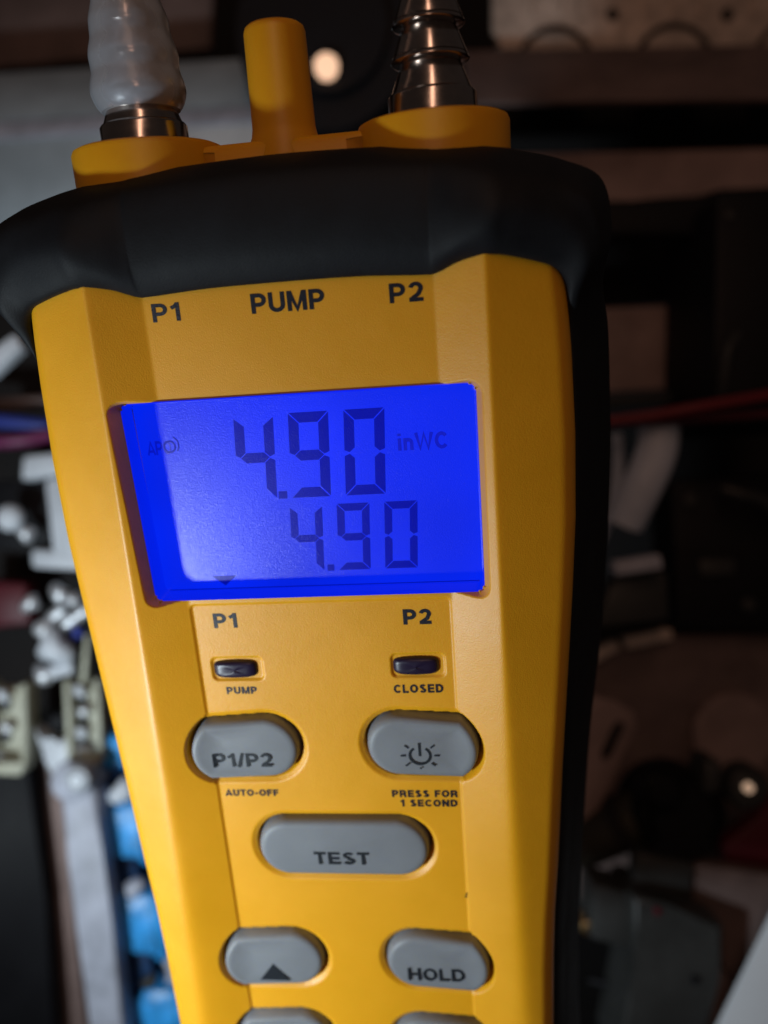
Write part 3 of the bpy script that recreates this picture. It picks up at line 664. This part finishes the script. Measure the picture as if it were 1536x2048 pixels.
tag(ball('round_knob', 20, 1036, 27, 262, G_white, None, (1, .7, 1)), 'round pale knob at the left edge in front of the black connector core', 'knob')
tag(ball('solder_blob', 52, 1066, 17, 266, G_sol), 'small bright blob under the round pale knob', 'solder blob', None)
tag(slab('red_relay', [(-60, 1160), (52, 1166), (60, 1250), (-60, 1262)], 290, 10, G_redp, None, 2), 'dark red block at the left edge under the white connector', 'relay')
blobs = [(62, 1208, 17, 'small round metal blob left of the slanting pin row'), (120, 1188, 20, 'metal blob nearest the white connector'), (148, 1200, 14, 'smallest metal blob beside the yellow case'),
         (112, 1296, 33, 'largest round metal cap in the cluster left of the meter'), (88, 1350, 20, 'metal blob at the left end of the short bright pin'), (92, 1258, 22, 'bright metal blob at the lower end of the slanting pin')]
for cx, cy, r, lab in blobs: tag(ball('solder_blob', cx, cy, r, 262, G_sol if r != 33 else G_white), lab, 'solder blob')
tag(tube('metal_pin', [(84, 1262, 264), (104, 1238, 264), (130, 1216, 264)], 2.2, G_sol), 'slanting bright metal pin in the cluster left of the meter', 'pin')
tag(tube('metal_pin', [(86, 1352, 262), (120, 1340, 262), (148, 1334, 262)], 2.2, G_white), 'short bright pin under the largest metal cap', 'pin')
tag(tube('metal_pin', [(130, 1250, 262), (150, 1236, 262), (176, 1218, 262)], 2.0, G_sol), 'bright metal pin touching the edge of the yellow case', 'pin')
tag(ball('blue_bead', 156, 1264, 13, 262, G_bluew), 'small dark blue bead beside the yellow case', 'bead')
tag(slab('cream_post', [(168, 1270), (178, 1268), (172, 1366), (158, 1366)], 260, 4, G_cream, None, .7), 'thin cream post above the right terminal block', 'post')
for (x0, y0, x1, y1, dx, lab, holes) in ((-34, 1376, 50, 1530, 0, 'cream terminal block cut by the left edge of the photo', 3), (126, 1366, 196, 1516, 6, 'cream terminal block next to the yellow case', 4)):
    t = thing('terminal_block', (x0 + x1) / 2, y1, 262, lab, 'terminal block')
    slab('back_plate', [(x0, y0), (x1, y0), (x1 + dx, y1), (x0 + dx, y1)], 268, 5, G_cream, t, .6)
    slab('side_wall', [(x0 - 2, y0 - 6), (x0 + 12, y0 - 6), (x0 + 14 + dx, y1), (x0 + dx, y1)], 260, 9, G_cream, t, .9)
    slab('side_wall', [(x1 - 12, y0 - 8), (x1 + 2, y0 - 8), (x1 + 4 + dx, y1), (x1 - 10 + dx, y1)], 260, 9, G_cream, t, .9)
    slab('front_lip', [(x0 + dx, y1 - 4), (x1 + 4 + dx, y1 - 4), (x1 - 10 + dx, y1 + 24), (x0 + 4 + dx, y1 + 20)], 258, 10, G_cream, t, 1.2)
    for k in range(holes):
        cy = y0 + 16 + (y1 - y0 - 26) * k / (holes - 1); cx = (x0 + x1) / 2 + dx * k / holes
        ball('screw', cx + (4 if k % 2 else -3), cy, 13, 264, G_sol if k % 2 else G_white, t, (1, .6, 1))
        disc('socket', cx, cy + 19, 12, 266.5, 1, G_black, t, 0, n=14)
t = thing('link_arm', 160, 1800, 256, 'long pale grey painted arm with a round pivot, slanting down left of the meter', 'arm')
slab('knuckle', [(60, 1456), (100, 1488), (124, 1476), (196, 1520), (206, 1572), (112, 1578), (88, 1520)], 262, 8, G_white, t, 2)
slab('bar', [(118, 1584), (188, 1574), (206, 1710), (222, 1830), (258, 2140), (188, 2140), (154, 1860), (134, 1700)], 254, 8, G_strip, t, 1.6)
disc('pivot_washer', 138, 1566, 40, 252, 5, G_strip, t, 1.2, n=30)
disc('pivot_cap', 152, 1562, 27, 247, 6, G_white, t, 2.2, n=28)
tag(disc('dark_hole_disc', 112, 1446, 19, 260, 6, G_black, None, 1.2, n=20), 'round black disc in place of a dark hole between the two cream terminal blocks', 'hole')  # black disc set in as the darkness of a hole
tag(slab('brown_side_panel', [(56, 1540), (110, 1500), (126, 1620), (150, 1860), (190, 2140), (118, 2140), (96, 1800)], 292, 4, G_brown, None, 1), 'narrow brown panel left of the pale arm', 'panel')
tag(slab('black_side_panel', [(-160, 1560), (60, 1540), (90, 1800), (116, 2140), (-160, 2140)], 280, 6, G_black, None, 1.5), 'black panel filling the lower left corner', 'panel')
# blue film capacitors on a navy board between the arm and the meter
t = tag(slab('navy_board', [(184, 1440), (300, 1440), (440, 2160), (250, 2160)], 284, 3, G_navy, None, .5), 'dark navy board behind the row of blue capacitors', 'board')
for i, (cx, cy, rx, ry) in enumerate(((222, 1506, 40, 38), (246, 1672, 62, 70), (276, 1862, 62, 74), (322, 2046, 60, 66))):
    lab = ['topmost and smallest sky blue capacitor in the row beside the meter', 'second sky blue capacitor from the top, below the upper white ball', 'third sky blue capacitor from the top, below the dull grey ball', 'lowest sky blue capacitor, cut by the bottom edge'][i]
    q = thing('blue_capacitor', cx, cy, 266, lab, 'capacitor', 'sky blue capacitors in a row beside the meter')
    slab('body', [(cx - rx, cy - ry * .55), (cx - rx * .5, cy - ry), (cx + rx * .6, cy - ry), (cx + rx, cy - ry * .4), (cx + rx * 1.0, cy + ry * .9), (cx + rx * .55, cy + ry), (cx + rx * .1, cy + ry * .35), (cx - rx * .5, cy + ry * .12), (cx - rx * .95, cy + ry * .3)], 264, 12, G_blue, q, 3.6)
    disc('end_disc', cx - rx * .25, cy + ry * 1.15, rx * .72, 268, 6, G_navy, q, 2, ry=ry * .78, n=24)
for cx, cy, r, m, lab in ((246, 1582, 25, G_white, 'bright white ball between the first and second blue capacitors'), (270, 1774, 19, G_strip, 'dull grey ball between the second and third blue capacitors'), (300, 1962, 15, G_grey, 'dark grey ball above the lowest blue capacitor')):
    tag(ball('cap_nut', cx, cy, r, 262, m), lab, 'nut')
tag(slab('edge_rail', [(296, 1690), (320, 1740), (400, 2140), (352, 2140)], 268, 5, G_strip, None, 1), 'pale grey rail running down along the left edge of the yellow case', 'rail')

# small fixings that belong to the sheet metal parts around
def child_disc(parent_name, cx, cy, r, D, m, nm='screw'):
    p = bpy.data.objects[parent_name]; disc(nm, cx, cy, r, D, 1.5, m, p, .4, n=16)
child_disc('dark_housing', 1384, 1000, 14, 273.5, G_grey); child_disc('dark_housing', 1500, 1210, 14, 273.5, G_grey)
child_disc('relay_box', 1462, 430, 9, 243, G_grey)
slab('seam', [(1352, 1100), (1700, 1086), (1700, 1092), (1352, 1106)], 274.2, 1.2, G_dark, bpy.data.objects['dark_housing'], .2)
slab('latch', [(1400, 1120), (1470, 1116), (1472, 1150), (1402, 1154)], 272.5, 3, G_grey, bpy.data.objects['dark_housing'], .8)
